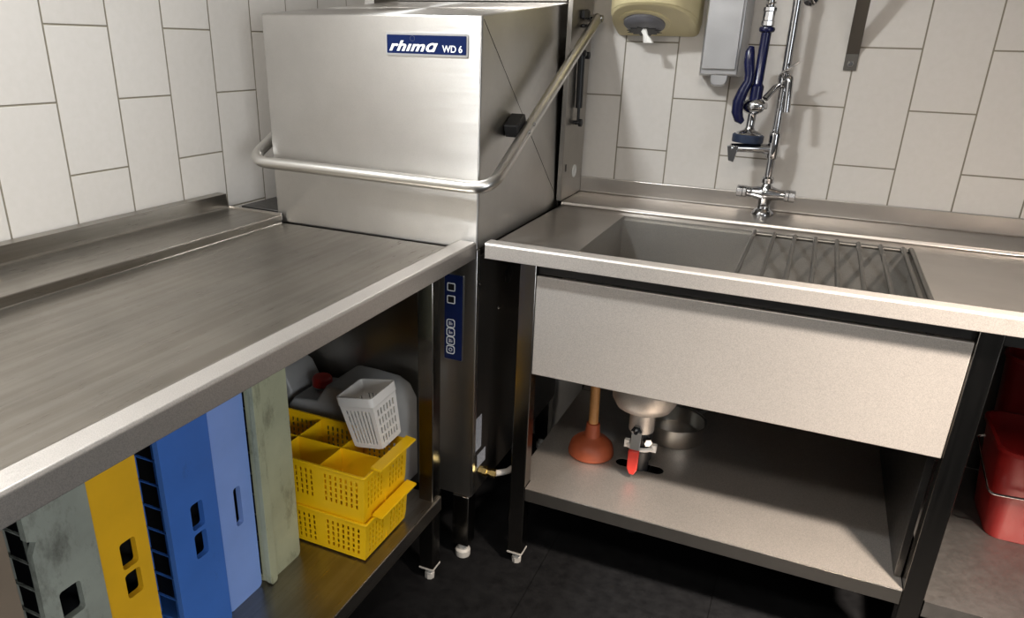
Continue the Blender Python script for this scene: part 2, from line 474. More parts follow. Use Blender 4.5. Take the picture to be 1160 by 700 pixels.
obj('shelf', sh, M['steel_dull'], root, smooth=0)
# dark side panel between the two bays
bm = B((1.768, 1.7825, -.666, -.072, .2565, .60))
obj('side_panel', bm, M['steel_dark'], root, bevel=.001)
# drain bowl and ball valve below the basin
DX, DY = 1.143, -.468
bm = bmesh.new()
lathe(bm, [(.034, .372), (.034, .430), (.052, .434), (.074, .446), (.086, .468), (.088, .50), (.088, .6035)], (DX, DY, 0), seg=40)
obj('drain_bowl', bm, M['steel_matt'], root)
bm = bmesh.new()
lathe(bm, [(.026, .20), (.026, .285), (.031, .287), (.031, .315), (.027, .318), (.027, .374)], (DX + .004, DY, 0), seg=24)
dv = obj('drain_valve', bm, M['blackplastic'], root)
bm = bmesh.new()
lathe(bm, [(.012, 0), (.012, .012), (.015, .013), (.015, .024), (.006, .025), (.006, .034)], (DX - .003, DY - .026, .388), (0, -1, 0), seg=6)
lathe(bm, [(.011, 0), (.011, .018)], (DX + .02, DY - .02, .352), (.5, -.85, 0), seg=6)
obj('valve_spindle', bm, M['chrome'], dv)
bm = bmesh.new()
prism(bm, [(DX - .014, DY - .052, .385), (DX + .012, DY - .052, .385), (DX + .013, DY - .066, .335), (DX - .013, DY - .066, .335)], (0, -.003, -.001))
obj('valve_lever', bm, M['steel_tube'], dv, smooth=0, bevel=.0006)
bm = bmesh.new()
prism(bm, [(DX - .015, DY - .065, .342), (DX + .014, DY - .065, .342), (DX + .014, DY - .068, .288), (DX + .007, DY - .069, .272), (DX - .006, DY - .069, .272), (DX - .014, DY - .068, .288)], (0, -.010, -.001))
o = obj('lever_grip', bm, M['redlever'], dv, bevel=.003); o['label'] = 'red lever grip'
bm = bmesh.new()
arc = [(DX + .004 + .036 * math.cos(math.radians(t)), DY + .036 * math.sin(math.radians(t)), .327) for t in range(200, 345, 12)]
tube(bm, arc, .006, 8)
box(bm, arc[0][0] - .008, arc[0][0] + .005, arc[0][1] - .008, arc[0][1] + .006, .318, .339)
box(bm, arc[-1][0] - .005, arc[-1][0] + .010, arc[-1][1] - .008, arc[-1][1] + .006, .318, .339)
obj('pipe_clip', bm, M['whiteplastic'], dv)
bm = bmesh.new()
tube(bm, [(DX + .004, DY, .21), (DX + .004, DY, .06), (DX + .004, DY + .10, .035), (DX + .004, -.02, .035)], .025, 16)
obj('drain_pipe', bm, M['blackplastic'], dv)

# ------------------------------------------------------------------ drainer grid in the basin
root = thing('drainer_grid', 'grid of eight steel rods laid over the right half of the sink basin', 'rack', (1.52, -.455, ZM - .010))
z = ZM - .0045
bm = bmesh.new()
tube(bm, [(1.333, BY1 - .006, z), (1.703, BY1 - .006, z)], .0035, 8)
obj('rail', bm, M['rod'], root)
bm = bmesh.new()
tube(bm, [(1.333, BY0 + .007, z), (1.703, BY0 + .007, z)], .0035, 8)
obj('rail', bm, M['rod'], root)
for k in range(9):
    x = 1.337 + k * (.356 / 8 if k < 8 else .356 / 8) if k < 8 else 1.6985
    if k < 8: x = 1.337 + k * .0492
    bm = bmesh.new()
    tube(bm, [(x, BY0 + .002, z + .004), (x, BY1 - .002, z + .004)], .0052, 10)
    obj('bar', bm, M['rod'], root)

# ------------------------------------------------------------------ dishwasher
HX0, HX1, HY = .190, .766, -.745
root = thing('dishwasher', 'stainless hood dishwasher in the corner with tubular handle bar and blue name plate', 'dishwasher', (.478, -.42, 0))
# lower cabinet
bm = bmesh.new()
box(bm, .19, .764, -.735, -.06, .205, .868)
obj('cabinet', bm, M['blackpanel'], root, bevel=.002)
bm = bmesh.new()
box(bm, .19, .764, -.745, -.7355, .205, .868)
obj('front_panel', bm, M['steel_z'], root, bevel=.002)
bm = B((.7645, .768, -.748, -.732, .212, .888))
obj('corner_strip', bm, M['steel_tube'], root, bevel=.001)
bm = bmesh.new()
box(bm, .19, .762, -.735, -.06, .868, .8865)          # tank rim the hood closes on
box(bm, .03, .1895, -.70, -.03, .868, .905)
obj('tank_rim', bm, M['steel_dark'], root, bevel=.002)
for (x, y) in ((.735, -.728), (.22, -.728), (.735, -.08), (.22, -.08)):
    lg = obj('leg', B((x - .024, x + .024, y - .022, y + .022, .045, .2045)), M['steel_leg'], root, bevel=.002)
    bm = bmesh.new()
    lathe(bm, [(.020, 0), (.021, .006), (.021, .018), (.018, .022), (.015, .024), (.015, .0445)], (x, y, 0), seg=24)
    obj('foot', bm, M['footplastic'], lg)
# hood: front, sloping top, folded sides
bm = bmesh.new()
zb = .888; yb = -.165
F = dict(lb=(HX0, HY, zb), rb=(HX1, HY, zb), lt=(HX0 - .002, HY, 1.389), rt=(HX1, HY, 1.392),
         lbb=(HX0, yb, zb), rbb=(HX1 + .002, yb, zb), ltb=(HX0 + .012, yb + .01, 1.447), rtb=(HX1 - .008, yb + .01, 1.447))
V = {k: bm.verts.new(p) for k, p in F.items()}
bm.faces.new((V['lb'], V['rb'], V['rt'], V['lt']))
bm.faces.new((V['lt'], V['rt'], V['rtb'], V['ltb']))
bm.faces.new((V['rb'], V['rbb'], V['rt'])); bm.faces.new((V['rbb'], V['rtb'], V['rt']))
bm.faces.new((V['lt'], V['lbb'], V['lb'])); bm.faces.new((V['lt'], V['ltb'], V['lbb']))
bm.faces.new((V['ltb'], V['rtb'], V['rbb'], V['lbb'])); bm.faces.new((V['lb'], V['lbb'], V['rbb'], V['rb']))
hood = obj('hood', bm, M['steel_hood'], root, bevel=.004, seg=3, smooth=20, limit=40)
# thin fold line across the side
bm = bmesh.new()
tube(bm, [(HX1 + .0002, HY + .008, 1.384), (HX1 + .0022, yb - .004, zb + .01)], .0006, 6)
obj('fold_seam', bm, M['steel_dark'], hood)
# name plate
PX0, PX1, PZ0, PZ1 = .5325, .735, 1.3075, 1.3545
bm = bmesh.new()
prism(bm, [(a, HY - .0005, b) for a, b in rrect(PX0, PX1, PZ0, PZ1, .004)], (0, -.0022, 0))
npl = obj('name_plate', bm, M['silverline'], hood, smooth=30)
bm = bmesh.new()
prism(bm, [(a, HY - .0030, b) for a, b in rrect(PX0 + .004, PX1 - .004, PZ0 + .0045, PZ1 - .0045, .002)], (0, -.0012, 0))
obj('plate_face', bm, M['plateblue'], npl, smooth=30)
def text_mesh(name, s, size, loc, mat, parent, shear=0, offset=0, sx=1, rot=(PI / 2, 0, 0), extr=.0004, space=1, fit=None):
    cu = bpy.data.curves.new(name, 'FONT'); cu.body = s; cu.size = size; cu.shear = shear; cu.offset = offset
    cu.extrude = extr; cu.space_character = space; cu.resolution_u = 6
    t = bpy.data.objects.new(name, cu); COL.objects.link(t)
    me = bpy.data.meshes.new_from_object(t.evaluated_get(bpy.context.evaluated_depsgraph_get()))
    bpy.data.objects.remove(t); bpy.data.curves.remove(cu)
    from mathutils import Euler
    if fit:
        xs = [v.co.x for v in me.vertices]; ys = [v.co.y for v in me.vertices]
        a, b = (fit[1] - fit[0]) / (max(xs) - min(xs)), (fit[3] - fit[2]) / (max(ys) - min(ys))
        for v in me.vertices: v.co.x = (v.co.x - min(xs)) * a; v.co.y = (v.co.y - min(ys)) * b
        sx = 1; loc = (fit[0], loc[1], fit[2])
    me.transform(Matrix.Translation(Vector(loc) - ORG[parent.name]) @ Euler(rot).to_matrix().to_4x4() @ Matrix.Diagonal((sx, 1, 1, 1)))
    me.name = name
    o = bpy.data.objects.new(name, me); COL.objects.link(o); o.parent = parent; me.materials.append(mat)
    ORG[o.name] = ORG[parent.name]
    return o
text_mesh('lettering', 'rh\u0131m\u0251', .0345, (.5410, HY - .0048, 1.3175), M['letterwhite'], npl, shear=.34, offset=.0010, space=1.08, fit=(.5430, .6640, 1.3165, 1.3385))
text_mesh('lettering', 'WD 6', .0200, (.6720, HY - .0048, 1.3175), M['letterwhite'], npl, offset=.0003, fit=(.6745, .7225, 1.3165, 1.3310))
bm = bmesh.new()
hx = [(.6010 + .006 * math.cos(math.radians(60 * k + 30)), HY - .0046, 1.3430 + .006 * math.sin(math.radians(60 * k + 30))) for k in range(7)]
tube(bm, hx, .00022, 6)
obj('emblem', bm, M['greyplastic'], npl)
# control panel on the cabinet front
CX0, CX1, CZ0, CZ1 = .681, .733, .597, .822
bm = bmesh.new(); prism(bm, [(a, HY - .0003, b) for a, b in rrect(CX0, CX1, CZ0, CZ1, .004)], (0, -.0018, 0))
cp = obj('control_panel', bm, M['silverline'], root, smooth=30)
bm = bmesh.new(); prism(bm, [(a, HY - .0022, b) for a, b in rrect(CX0 + .0022, CX1 - .0022, CZ0 + .0022, CZ1 - .0022, .003)], (0, -.0010, 0))
obj('panel_face', bm, M['panelblue'], cp, smooth=30)
for zc in (.789, .757):
    bm = bmesh.new()
    plate(bm, (0, HY - .0034, 0), (1, 0, 0), (0, 0, 1), rrect(.690, .712, zc - .0105, zc + .0105, .003), [rrect(.6925, .7095, zc - .008, zc + .008, .002)], (0, -.0010, 0))
    dsp = obj('display', bm, M['letterwhite'], cp, smooth=0)
    bm = B((.6925, .7095, HY - .0040, HY - .0034, zc - .008, zc + .008)); obj('display_window', bm, M['blackplastic'], cp, smooth=0)
for k, zc in enumerate((.695, .672, .649, .625)):
    bm = bmesh.new()
    plate(bm, (0, HY - .0034, 0), (1, 0, 0), (0, 0, 1), rrect(.689, .712, zc - .0112, zc + .0112, .006), [rrect(.691, .710, zc - .009, zc + .009, .005)], (0, -.0009, 0))
    # pictogram
    if k == 3:
        plate(bm, (.7005, HY - .0034, zc), (1, 0, 0), (0, 0, 1), [(.005 * math.cos(t * PI / 8), .005 * math.sin(t * PI / 8)) for t in range(16)], [[(.0034 * math.cos(t * PI / 8), .0034 * math.sin(t * PI / 8)) for t in range(16)]], (0, -.0008, 0))
    else:
        for dz in (-.003, 0, .003)[:3 - (k == 1)]: box(bm, .696, .7055 - .003 * (dz > 0), HY - .0042, HY - .0034, zc + dz - .0006, zc + dz + .0006)
        box(bm, .696, .6974, HY - .0042, HY - .0034, zc - .005, zc + .005)
    obj('button', bm, M['letterwhite'], cp, smooth=0)
# stickers, screws and hose on the dark right side
bm = B((.7645, .7652, -.728, -.690, .335, .432)); st = obj('sticker', bm, M['label'], root, smooth=0)
bm = B((.7645, .7652, -.712, -.660, .278, .318)); st = obj('sticker', bm, M['label'], root, smooth=0)
for y, zz in ((-.722, .80), (-.727, .322), (-.727, .231), (-.60, .70)):
    bm = bmesh.new()
    lathe(bm, [(.004, 0), (.004, .001), (.002, .003)], (.764, y, zz), (1, 0, 0), seg=12)
    obj('screw', bm, M['chrome'], root)
bm = bmesh.new()
lathe(bm, [(.022, 0), (.024, .002), (.020, .004), (.016, .0045)], (.764, -.54, .775), (1, 0, 0), seg=24)
obj('blanking_plug', bm, M['blackplastic'], root)
bm = bmesh.new()
lathe(bm, [(.011, 0), (.011, .012), (.014, .013), (.014, .024), (.010, .025), (.010, .034), (.0125, .035), (.0125, .048)], (.764, -.70, .268), (1, .15, -.1), seg=6)
hs = obj('hose_fitting', bm, M['brass'], root, smooth=20)
bm = bmesh.new()
tube(bm, fillet([(.81, -.692, .264), (.835, -.665, .262), (.845, -.60, .255), (.842, -.42, .16), (.835, -.1, .12)], .03, 6), .0085, 12)
obj('hose', bm, M['footplastic'], hs)
# guide column at the back with the gas strut
CXR = .786
bm = bmesh.new()
box(bm, .60, CXR - .0015, -.06, -.012, .9105, 1.72)
box(bm, CXR - .0025, CXR, -.2005, -.012, .9112, 1.72)
box(bm, CXR - .014, CXR, -.2025, -.2005, .9112, 1.72)
box(bm, .775, .7765, -.2, -.06, .9112, 1.72)
col = obj('guide_column', bm, M['steel_z'], root, bevel=.0008, seg=1)
bm = bmesh.new()
box(bm, .16, .162, -.2005, -.012, .907, 1.72); box(bm, .162, .30, -.06, -.012, .907, 1.72); box(bm, .30, .60, -.05, -.02, 1.30, 1.72)
obj('guide_column', bm, M['steel_z'], root, bevel=.0008, seg=1)
bm = bmesh.new()
box(bm, .215, .752, -.150, -.061, 1.449, 1.60)
obj('top_box', bm, M['steel_x'], root, bevel=.002)
bm = bmesh.new()
tube(bm, [(.797, -.129, 1.318), (.797, -.122, 1.17)], .0098, 14); tube(bm, [(.797, -.122, 1.17), (.797, -.120, 1.135)], .0045, 12)
gs = obj('gas_strut', bm, M['blackplastic'], col)
for rr, yy, zz in ((.011, -.119, 1.128), (.009, -.129, 1.318)):
    bm = bmesh.new()
    lathe(bm, [(.006, 0), (.006, .012), (rr, .014), (rr, .022), (.006, .024)], (CXR, yy, zz), (1, 0, 0), seg=16)
    obj('strut_mount', bm, M['blackplastic'], gs)
bm = bmesh.new()
lathe(bm, [(.010, 0), (.010, .014), (.005, .016)], (CXR, -.062, 1.312), (1, 0, 0), seg=16)
obj('stop_buffer', bm, M['blackplastic'], col)
bm = bmesh.new()
lathe(bm, [(.019, 0), (.019, .002), (.016, .003), (.014, .003), (.0135, .0015), (.003, .0015)], (CXR, -.092, .984), (1, 0, 0), seg=28)
o = obj('cap_disc', bm, M['whitedisc'], col); o['label'] = 'round white cap'
bm = bmesh.new(); prism(bm, [(CXR + .0001, -.173 + a, 1.003 + b) for a, b in rrect(-.0045, .0045, -.011, .011, .004)], (.0006, 0, 0))
obj('slot', bm, M['blackplastic'], col, smooth=0)
# tubular handle bar round the hood
HA = .8135; HB = .153
path = [(HA, -.052, 1.412), (HA, -.790, 1.041), (HB, -.788, 1.048), (HB, -.052, 1.412)]
bm = bmesh.new(); tube(bm, fillet(path, .055, 12), .0142, 20)
hb = obj('handle_bar', bm, M['steel_tube'], root)
bm = bmesh.new()
lathe(bm, [(.010, -.026), (.010, .016), (.006, .018)], (HA, -.058, 1.411), (1, 0, 0), seg=16)
obj('pivot_pin', bm, M['chrome'], hb)
bm = bmesh.new()
lathe(bm, [(.014, 0), (.014, .010), (.010, .012)], (CXR, -.088, 1.420), (1, 0, 0), seg=20)
box(bm, CXR, CXR + .012, -.13, -.075, 1.408, 1.43); box(bm, CXR, CXR + .010, -.12, -.08, 1.385, 1.395)
obj('pivot_block', bm, M['blackplastic'], hb, bevel=.003)
bm = bmesh.new()
c = Vector((.786, -.585, 1.158))
t = Vector((0, .738, .371)).normalized(); n = Vector((0, -t.z, t.y))
q = [c + t * a + n * b for a, b in ((-.028, -.016), (.028, -.016), (.028, .016), (-.028, .016))]
prism(bm, [(HX1 + .001, p.y, p.z) for p in q], (.036, 0, 0))
obj('handle_clamp', bm, M['blackplastic'], hb, bevel=.003)
for s in (-.017, .017):
    bm = bmesh.new()
    p = Vector((HA + .0125, -.585, 1.158)) + t * s + n * (-.004)
    lathe(bm, [(.0045, 0), (.0045, .003), (.002, .004)], p, (1, 0, 0), seg=12)
    obj('clamp_screw', bm, M['chrome'], hb)

# ------------------------------------------------------------------ pre-rinse tap on the sink
TX, TY = 1.339, -.075; ZR = .9108
root = thing('pre_rinse_tap', 'chrome pre-rinse mixer tap with two knobs and tall riser pipe', 'tap', (TX, TY, ZR + .0008))
bm = bmesh.new()
lathe(bm, [(.029, 0), (.029, .005), (.025, .011), (.018, .018), (.0165, .028), (.018, .040), (.022, .052), (.022, .066), (.016, .078), (.0115, .086), (.0115, .092)], (TX, TY, ZR), seg=32)
lathe(bm, [(.0145, -.049), (.0145, -.038), (.0160, -.030), (.021, -.014), (.0235, 0), (.021, .014), (.0160, .030), (.0145, .038), (.0145, .049)], (TX, TY, ZR + .058), (1, 0, -.02), seg=28)
obj('mixer_body', bm, M['chrome'], root)
for s in (-1, 1):
    bm = bmesh.new()
    lathe(bm, [(.0150, .0495), (.0165, .052), (.0165, .060), (.0150, .061), (.0165, .062), (.0165, .076), (.012, .078)], (TX, TY, ZR + .058), (s, 0, -.02 * s), seg=10)
    obj('knob', bm, M['chrome'], root, smooth=25)
bm = bmesh.new()
lathe(bm, [(.0165, .088), (.0165, .100), (.013, .104), (.0105, .106), (.0105, .75)], (TX, TY, ZR), seg=24)
obj('riser_pipe', bm, M['chrome'], root)
bm = bmesh.new()
lathe(bm, [(.013, 0), (.0155, .004), (.0155, .068), (.013, .072)], (TX, TY, 1.063), seg=24)
tube(bm, [(TX - .010, TY, 1.088), (TX - .03, TY - .006, 1.090), (TX - .07, TY - .022, 1.090), (TX - .108, TY - .036, 1.0895)], [.015, .013, .012, .0115], 14)
prism(bm, [(TX - .116, TY - .045, 1.096), (TX - .085, TY - .045, 1.096), (TX - .094, TY - .045, 1.052), (TX - .108, TY - .045, 1.056)], (0, .014, 0))
obj('hook_arm', bm, M['chrome'], root, bevel=.001)
bm = bmesh.new()
lathe(bm, [(.0135, 0), (.0165, .006), (.0165, .030), (.0135, .036)], (TX, TY, 1.247), seg=24)
tube(bm, fillet([(TX, TY, 1.262), (TX - .02, TY - .018, 1.247), (TX - .038, TY - .0365, 1.2205)], .02, 5), .0085, 14)
tube(bm, fillet([(TX + .004, TY - .010, 1.272), (TX + .014, TY - .040, 1.278), (TX + .019, TY - .047, 1.190)], .022, 8), .0098, 14)
sp = obj('branch_spout', bm, M['chrome'], root)
bm = bmesh.new()
lathe(bm, [(.008, 0), (.008, .016), (.006, .018)], (TX, TY - .014, 1.276), (0, -.6, .8), seg=16)
tube(bm, [(TX - .012, TY - .025, 1.281), (TX + .008, TY - .03, 1.296), (TX + .031, TY - .035, 1.315)], [.0035, .003, .0025], 8)
obj('spout_lever', bm, M['chrome'], sp)
bm = bmesh.new()
lathe(bm, [(.022, 0), (.022, .004), (.010, .010), (.008, .012), (.008, .06)], (TX + .028, -.0005, 1.472), (-.35, -1, 0), seg=24)
lathe(bm, [(.0105, -.012), (.0135, -.010), (.0135, .010), (.0105, .012)], (TX, TY, 1.485), seg=20)
obj('wall_bracket', bm, M['chrome'], root)

# ------------------------------------------------------------------ spray gun hanging on the tap's hook
GX, GY = 1.276, TY - .030
root = thing('spray_gun', 'dark blue spray gun with squeeze lever hanging on the chrome tap hook', 'spray gun', (GX, GY, 1.1050))
bm = bmesh.new()
lathe(bm, [(.030, 0), (.040, .001), (.041, .004), (.041, .019), (.038, .022), (.030, .022)], (GX - .004, GY, 1.1055), (.03, 0, 1), seg=36)
obj('bumper_ring', bm, M['navyrubber'], root)
bm = bmesh.new()
lathe(bm, [(.034, .0215), (.030, .027), (.014, .034), (.011, .040), (.011, .075), (.014, .082)], (GX - .004, GY, 1.1055), (.03, 0, 1), seg=32)
lathe(bm, [(.006, -.028), (.016, -.024), (.022, -.010), (.0225, 0), (.022, .010), (.016, .022), (.009, .028), (.009, .034)], (GX, GY, 1.200), (.9, -.42, .1), seg=28)
obj('valve_head', bm, M['chrome'], root)
bm = bmesh.new()
lathe(bm, [(.0145, 0), (.017, .003), (.017, .038), (.0145, .041), (.0125, .044), (.0125, .168), (.0185, .171), (.020, .176), (.0185, .181), (.013, .183)], (GX, GY, 1.213), (.014, 0, 1), seg=28)
obj('grip', bm, M['navy'], root)
bm = bmesh.new()
lv = [(GX - .028, GY - .006, 1.348), (GX - .030, GY - .008, 1.335), (GX - .028, GY - .010, 1.310), (GX - .022, GY - .012, 1.280), (GX - .022, GY - .014, 1.262),
      (GX - .032, GY - .016, 1.238), (GX - .040, GY - .016, 1.210), (GX - .040, GY - .014, 1.185), (GX - .033, GY - .012, 1.166), (GX - .022, GY - .010, 1.158)]
tube(bm, lv, [.006, .0105, .0120, .0110, .0105, .0120, .0135, .0130, .011, .006], 14, flat=1.15)
obj('trigger_lever', bm, M['navy'], root)
bm = bmesh.new()
lathe(bm, [(.012, 0), (.0165, .002), (.0165, .012), (.0145, .014), (.0145, .034), (.0165, .036), (.0165, .044), (.011, .046)], (GX + .0025, GY, 1.3965), (.014, 0, 1), seg=10)
obj('coupling', bm, M['chrome'], root, smooth=20)
bm = bmesh.new()
n = 320; zt = 1.66
hp = [(GX + .003 + .0105 * math.cos(k * 2 * PI / 16), GY + .0105 * math.sin(k * 2 * PI / 16), 1.441 + (zt - 1.441) * k / n) for k in range(n + 1)]
tube(bm, hp, .0026, 6)
tube(bm, [(GX + .003, GY, 1.44), (GX + .003, GY, zt)], .0085, 12)
obj('spring_hose', bm, M['chrome'], root)

# ------------------------------------------------------------------ paper towel dispenser
def dshape(cx, hw, d, n=28, pw=2.6):
    out = []
    for k in range(n + 1):
        a = PI * k / n
        c, s = math.cos(a), math.sin(a)
        out.append((cx + hw * math.copysign(abs(c) ** (2 / pw), c), -d * abs(s) ** (2 / pw)))
    return out
root = thing('towel_dispenser', 'cream plastic centre-feed paper towel dispenser on the tiled back wall', 'dispenser', (.975, 0, 1.36))
def loft(bm, loops, cap0=True, cap1=True):
    rs = [[bm.verts.new(p) for p in l] for l in loops]
    for a, b in zip(rs, rs[1:]):
        for k in range(len(a)): bm.faces.new((a[k], a[(k + 1) % len(a)], b[(k + 1) % len(a)], b[k]))
    if cap0: bm.faces.new(rs[0][::-1])
    if cap1: bm.faces.new(rs[-1])
TCX = .976
def DL(cx, hw, d, z, slope=0, y0=-.002): return [(x, y + y0, z + slope * (-y)) for x, y in dshape(cx, hw, d)]
bm = bmesh.new()
loft(bm, [DL(TCX, .1195, .1875, 1.397, .265), DL(TCX, .1215, .190, 1.400, .265), DL(TCX, .122, .19, 1.75)])
obj('cover', bm, M['cream'], root, smooth=40)
bm = bmesh.new()
loft(bm, [DL(TCX, .100, .152, 1.369, .40), DL(TCX, .110, .172, 1.3715, .385), DL(TCX, .117, .184, 1.379, .34), DL(TCX, .1195, .1875, 1.3965, .262)])
obj('base_tray', bm, M['cream'], root, smooth=40)
nax = Vector((0, -.40, -1)).normalized(); nc = Vector((.957, -.088, 1.369 + .40 * .086))
nu = Vector((1, 0, 0)); nv = nax.cross(nu)
bm = bmesh.new()
lathe(bm, [(.070, -.002), (.070, .002), (.066, .0035), (.058, .0035)], nc, nax, seg=40)
obj('outlet_collar', bm, M['cream'], root)
bm = bmesh.new()
lathe(bm, [(.057, .003), (.056, .009), (.048, .016), (.034, .020), (.012, .0205)], nc, nax, seg=40)
noz = obj('outlet_nozzle', bm, M['greyplastic'], root)
bm = bmesh.new()
rnd = random.Random(3)
pts = []
for k in range(24):
    a = 2 * PI * k / 24; r = .037 + (.008 if k % 2 else -.004) + rnd.uniform(-.003, .003)
    pts.append(nc + nax * .0207 + nu * (r * 1.1 * math.cos(a)) + nv * (r * .62 * math.sin(a)) + Vector((0, .012, -.0048)))
prism(bm, pts, nax * .0012)
obj('outlet_star', bm, M['blackplastic'], noz, smooth=0)
bm = bmesh.new()
loft(bm, [[(nc.x + dx * s + ox, nc.y - .012 + dy * s, z) for dx, dy in ((-.014, 0), (-.006, -.008), (.004, -.003), (.013, -.007), (.015, .003), (.004, .006), (-.005, .002))]
          for s, ox, z in ((.35, .004, 1.386), (.6, .004, 1.378), (.5, .008, 1.370), (.8, .014, 1.360), (1.0, .018, 1.350))])
o = obj('paper_end', bm, M['paper'], root, smooth=60); o['label'] = 'torn end of white paper towel'

# ------------------------------------------------------------------ soap dispenser
root = thing('soap_dispenser', 'slim brushed steel soap dispenser with push lever on the back wall', 'dispenser', (1.17, 0, 1.26))
bm = bmesh.new()
prism(bm, [(1.113, -.001, 1.268), (1.229, -.001, 1.268), (1.229, -.045, 1.268), (1.219, -.088, 1.274), (1.121, -.088, 1.274), (1.113, -.045, 1.268)], (0, 0, .26))
obj('body', bm, M['steel_satin'], root, bevel=.003, smooth=20)
bm = bmesh.new()
prism(bm, [(a, -.0885, b) for a, b in rrect(1.124, 1.213, 1.2885, 1.530, .003)], (0, -.008, 0))
obj('front_plate', bm, M['steel_satin'], root, bevel=.002)
bm = bmesh.new()
out = [(-.022, .034), (.022, .034), (.022, 0), (.019, -.008), (.010, -.013), (-.010, -.013), (-.019, -.008), (-.022, 0)]
prism(bm, [(1.172 + a, -.074, 1.2565 + b) for a, b in out], (0, -.010, .004))
obj('push_lever', bm, M['steel_satin'], root, bevel=.002)

# ------------------------------------------------------------------ shelf bracket on the wall
root = thing('shelf_bracket', 'flat steel shelf bracket strip bolted to the tiles above the drainer', 'bracket', (1.49, 0, 1.3))
bm = bmesh.new()
out = [(-.0005, 1.2955), (-.005, 1.2955), (-.005, 1.336), (-.215, 1.70), (-.210, 1.703), (-.0005, 1.342)]
prism(bm, [(1.4745, y, z) for y, z in out], (.0315, 0, 0))
obj('strip', bm, M['rod'], root, smooth=15, bevel=.0006)
obj('shelf_board', B((1.40, 2.70, -.42, -.004, 1.704, 1.734)), M['steel_x'], root, bevel=.002)
bm = bmesh.new()
lathe(bm, [(.0085, 0), (.0085, .002), (.0065, .004), (.0065, .008), (.005, .009)], (1.490, -.005, 1.312), (0, -1, 0), seg=6)
obj('bolt', bm, M['chrome'], root, smooth=20)

# ------------------------------------------------------------------ dish racks standing under the left table
RG = 'dish racks standing on edge under the steel table'
def rack(label, y0, y1, xf, mat, holes=(), zb=.2555, notches=False, ribs=True, h=.50, dep=.48, back='steel'):
    r = thing('dish_rack', label, 'dish rack', (xf - dep / 2, (y0 + y1) / 2, zb), group=RG)
    cy = (y0 + y1) / 2; w = y1 - y0; th = .012
    # face turned to the room: rounded plate with hand holes
    bm = bmesh.new()
    if notches:
        e = .004; out = [(e, .004), (w - .004, 0), (w, .004), (w, h - .004), (w - .004, h), (e, h)]
        for zz in (.405, .262, .12):
            out += [(e, zz + .012), (e + .012, zz + .004), (e + .003, zz - .014)]
    else:
        out = rrect(0, w, 0, h, .010)
    hl = [rrect(a, b, c, d, .006 if b - a > .016 else .0045, 3) for a, b, c, d in holes]
    plate(bm, (xf - th, y0, zb), (0, 1, 0), (0, 0, 1), out, hl, (th, 0, 0))
    obj('face_wall', bm, mat, r, smooth=30)
    bm = bmesh.new()
    box(bm, xf - dep, xf - th - .0004, y0 + .003, y1 - .003, zb + .001, zb + .006)
    box(bm, xf - dep, xf - th - .0004, y0 + .003, y1 - .003, zb + h - .006, zb + h - .001)
    box(bm, xf - dep - .006, xf - dep - .0004, y0 + .003, y1 - .003, zb + .001, zb + h - .001)
    # rim flange running round the open side
    for (a, b, c, d) in ((xf - dep, xf - th - .0004, zb + .0065, zb + .016), (xf - dep, xf - th - .0004, zb + h - .016, zb + h - .0065)):
        box(bm, a, b, y0 + .003, y0 + .008, c, d)
    obj('side_wall', bm, mat, r, bevel=.0015)
    obj('shade_sheet', B((xf - dep, xf - th - .0004, y1 - .012, y1 - .008, zb + .0065, zb + h - .0065)), M['blackplastic'], r, smooth=0)  # black sheet standing in for the shade seen through holes and gaps
    bm = bmesh.new()
    yg = y0 + .026
    for k in range(1, 10):
        zz = zb + h * k / 10
        box(bm, xf - dep, xf - th - .0004, yg - .004, yg, zz - .0010, zz + .0010)
        xx = xf - dep + dep * k / 10
        if k < 10: box(bm, xx - .0015, xx + .0015, yg + .0005, yg + .0045, zb + .0065, zb + h - .0065)
    obj('base_grid', bm, mat, r, smooth=0)
    return r
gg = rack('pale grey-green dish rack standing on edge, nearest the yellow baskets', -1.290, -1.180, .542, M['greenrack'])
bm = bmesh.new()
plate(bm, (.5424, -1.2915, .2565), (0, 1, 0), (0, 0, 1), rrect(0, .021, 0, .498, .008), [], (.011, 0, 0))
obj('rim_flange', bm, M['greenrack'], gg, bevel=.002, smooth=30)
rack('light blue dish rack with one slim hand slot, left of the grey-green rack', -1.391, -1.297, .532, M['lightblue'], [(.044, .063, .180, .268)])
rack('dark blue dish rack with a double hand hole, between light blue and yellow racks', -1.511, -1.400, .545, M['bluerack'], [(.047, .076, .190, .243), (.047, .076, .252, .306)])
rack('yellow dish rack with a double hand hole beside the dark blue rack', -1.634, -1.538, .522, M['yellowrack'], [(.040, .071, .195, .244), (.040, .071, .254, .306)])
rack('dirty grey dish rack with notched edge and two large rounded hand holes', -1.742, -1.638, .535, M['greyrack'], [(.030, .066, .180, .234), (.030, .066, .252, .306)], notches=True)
rack('brown dish rack at the left end of the row under the table', -1.858, -1.760, .526, M['brownrack'], [(.04, .066, .20, .24), (.04, .066, .25, .29)])

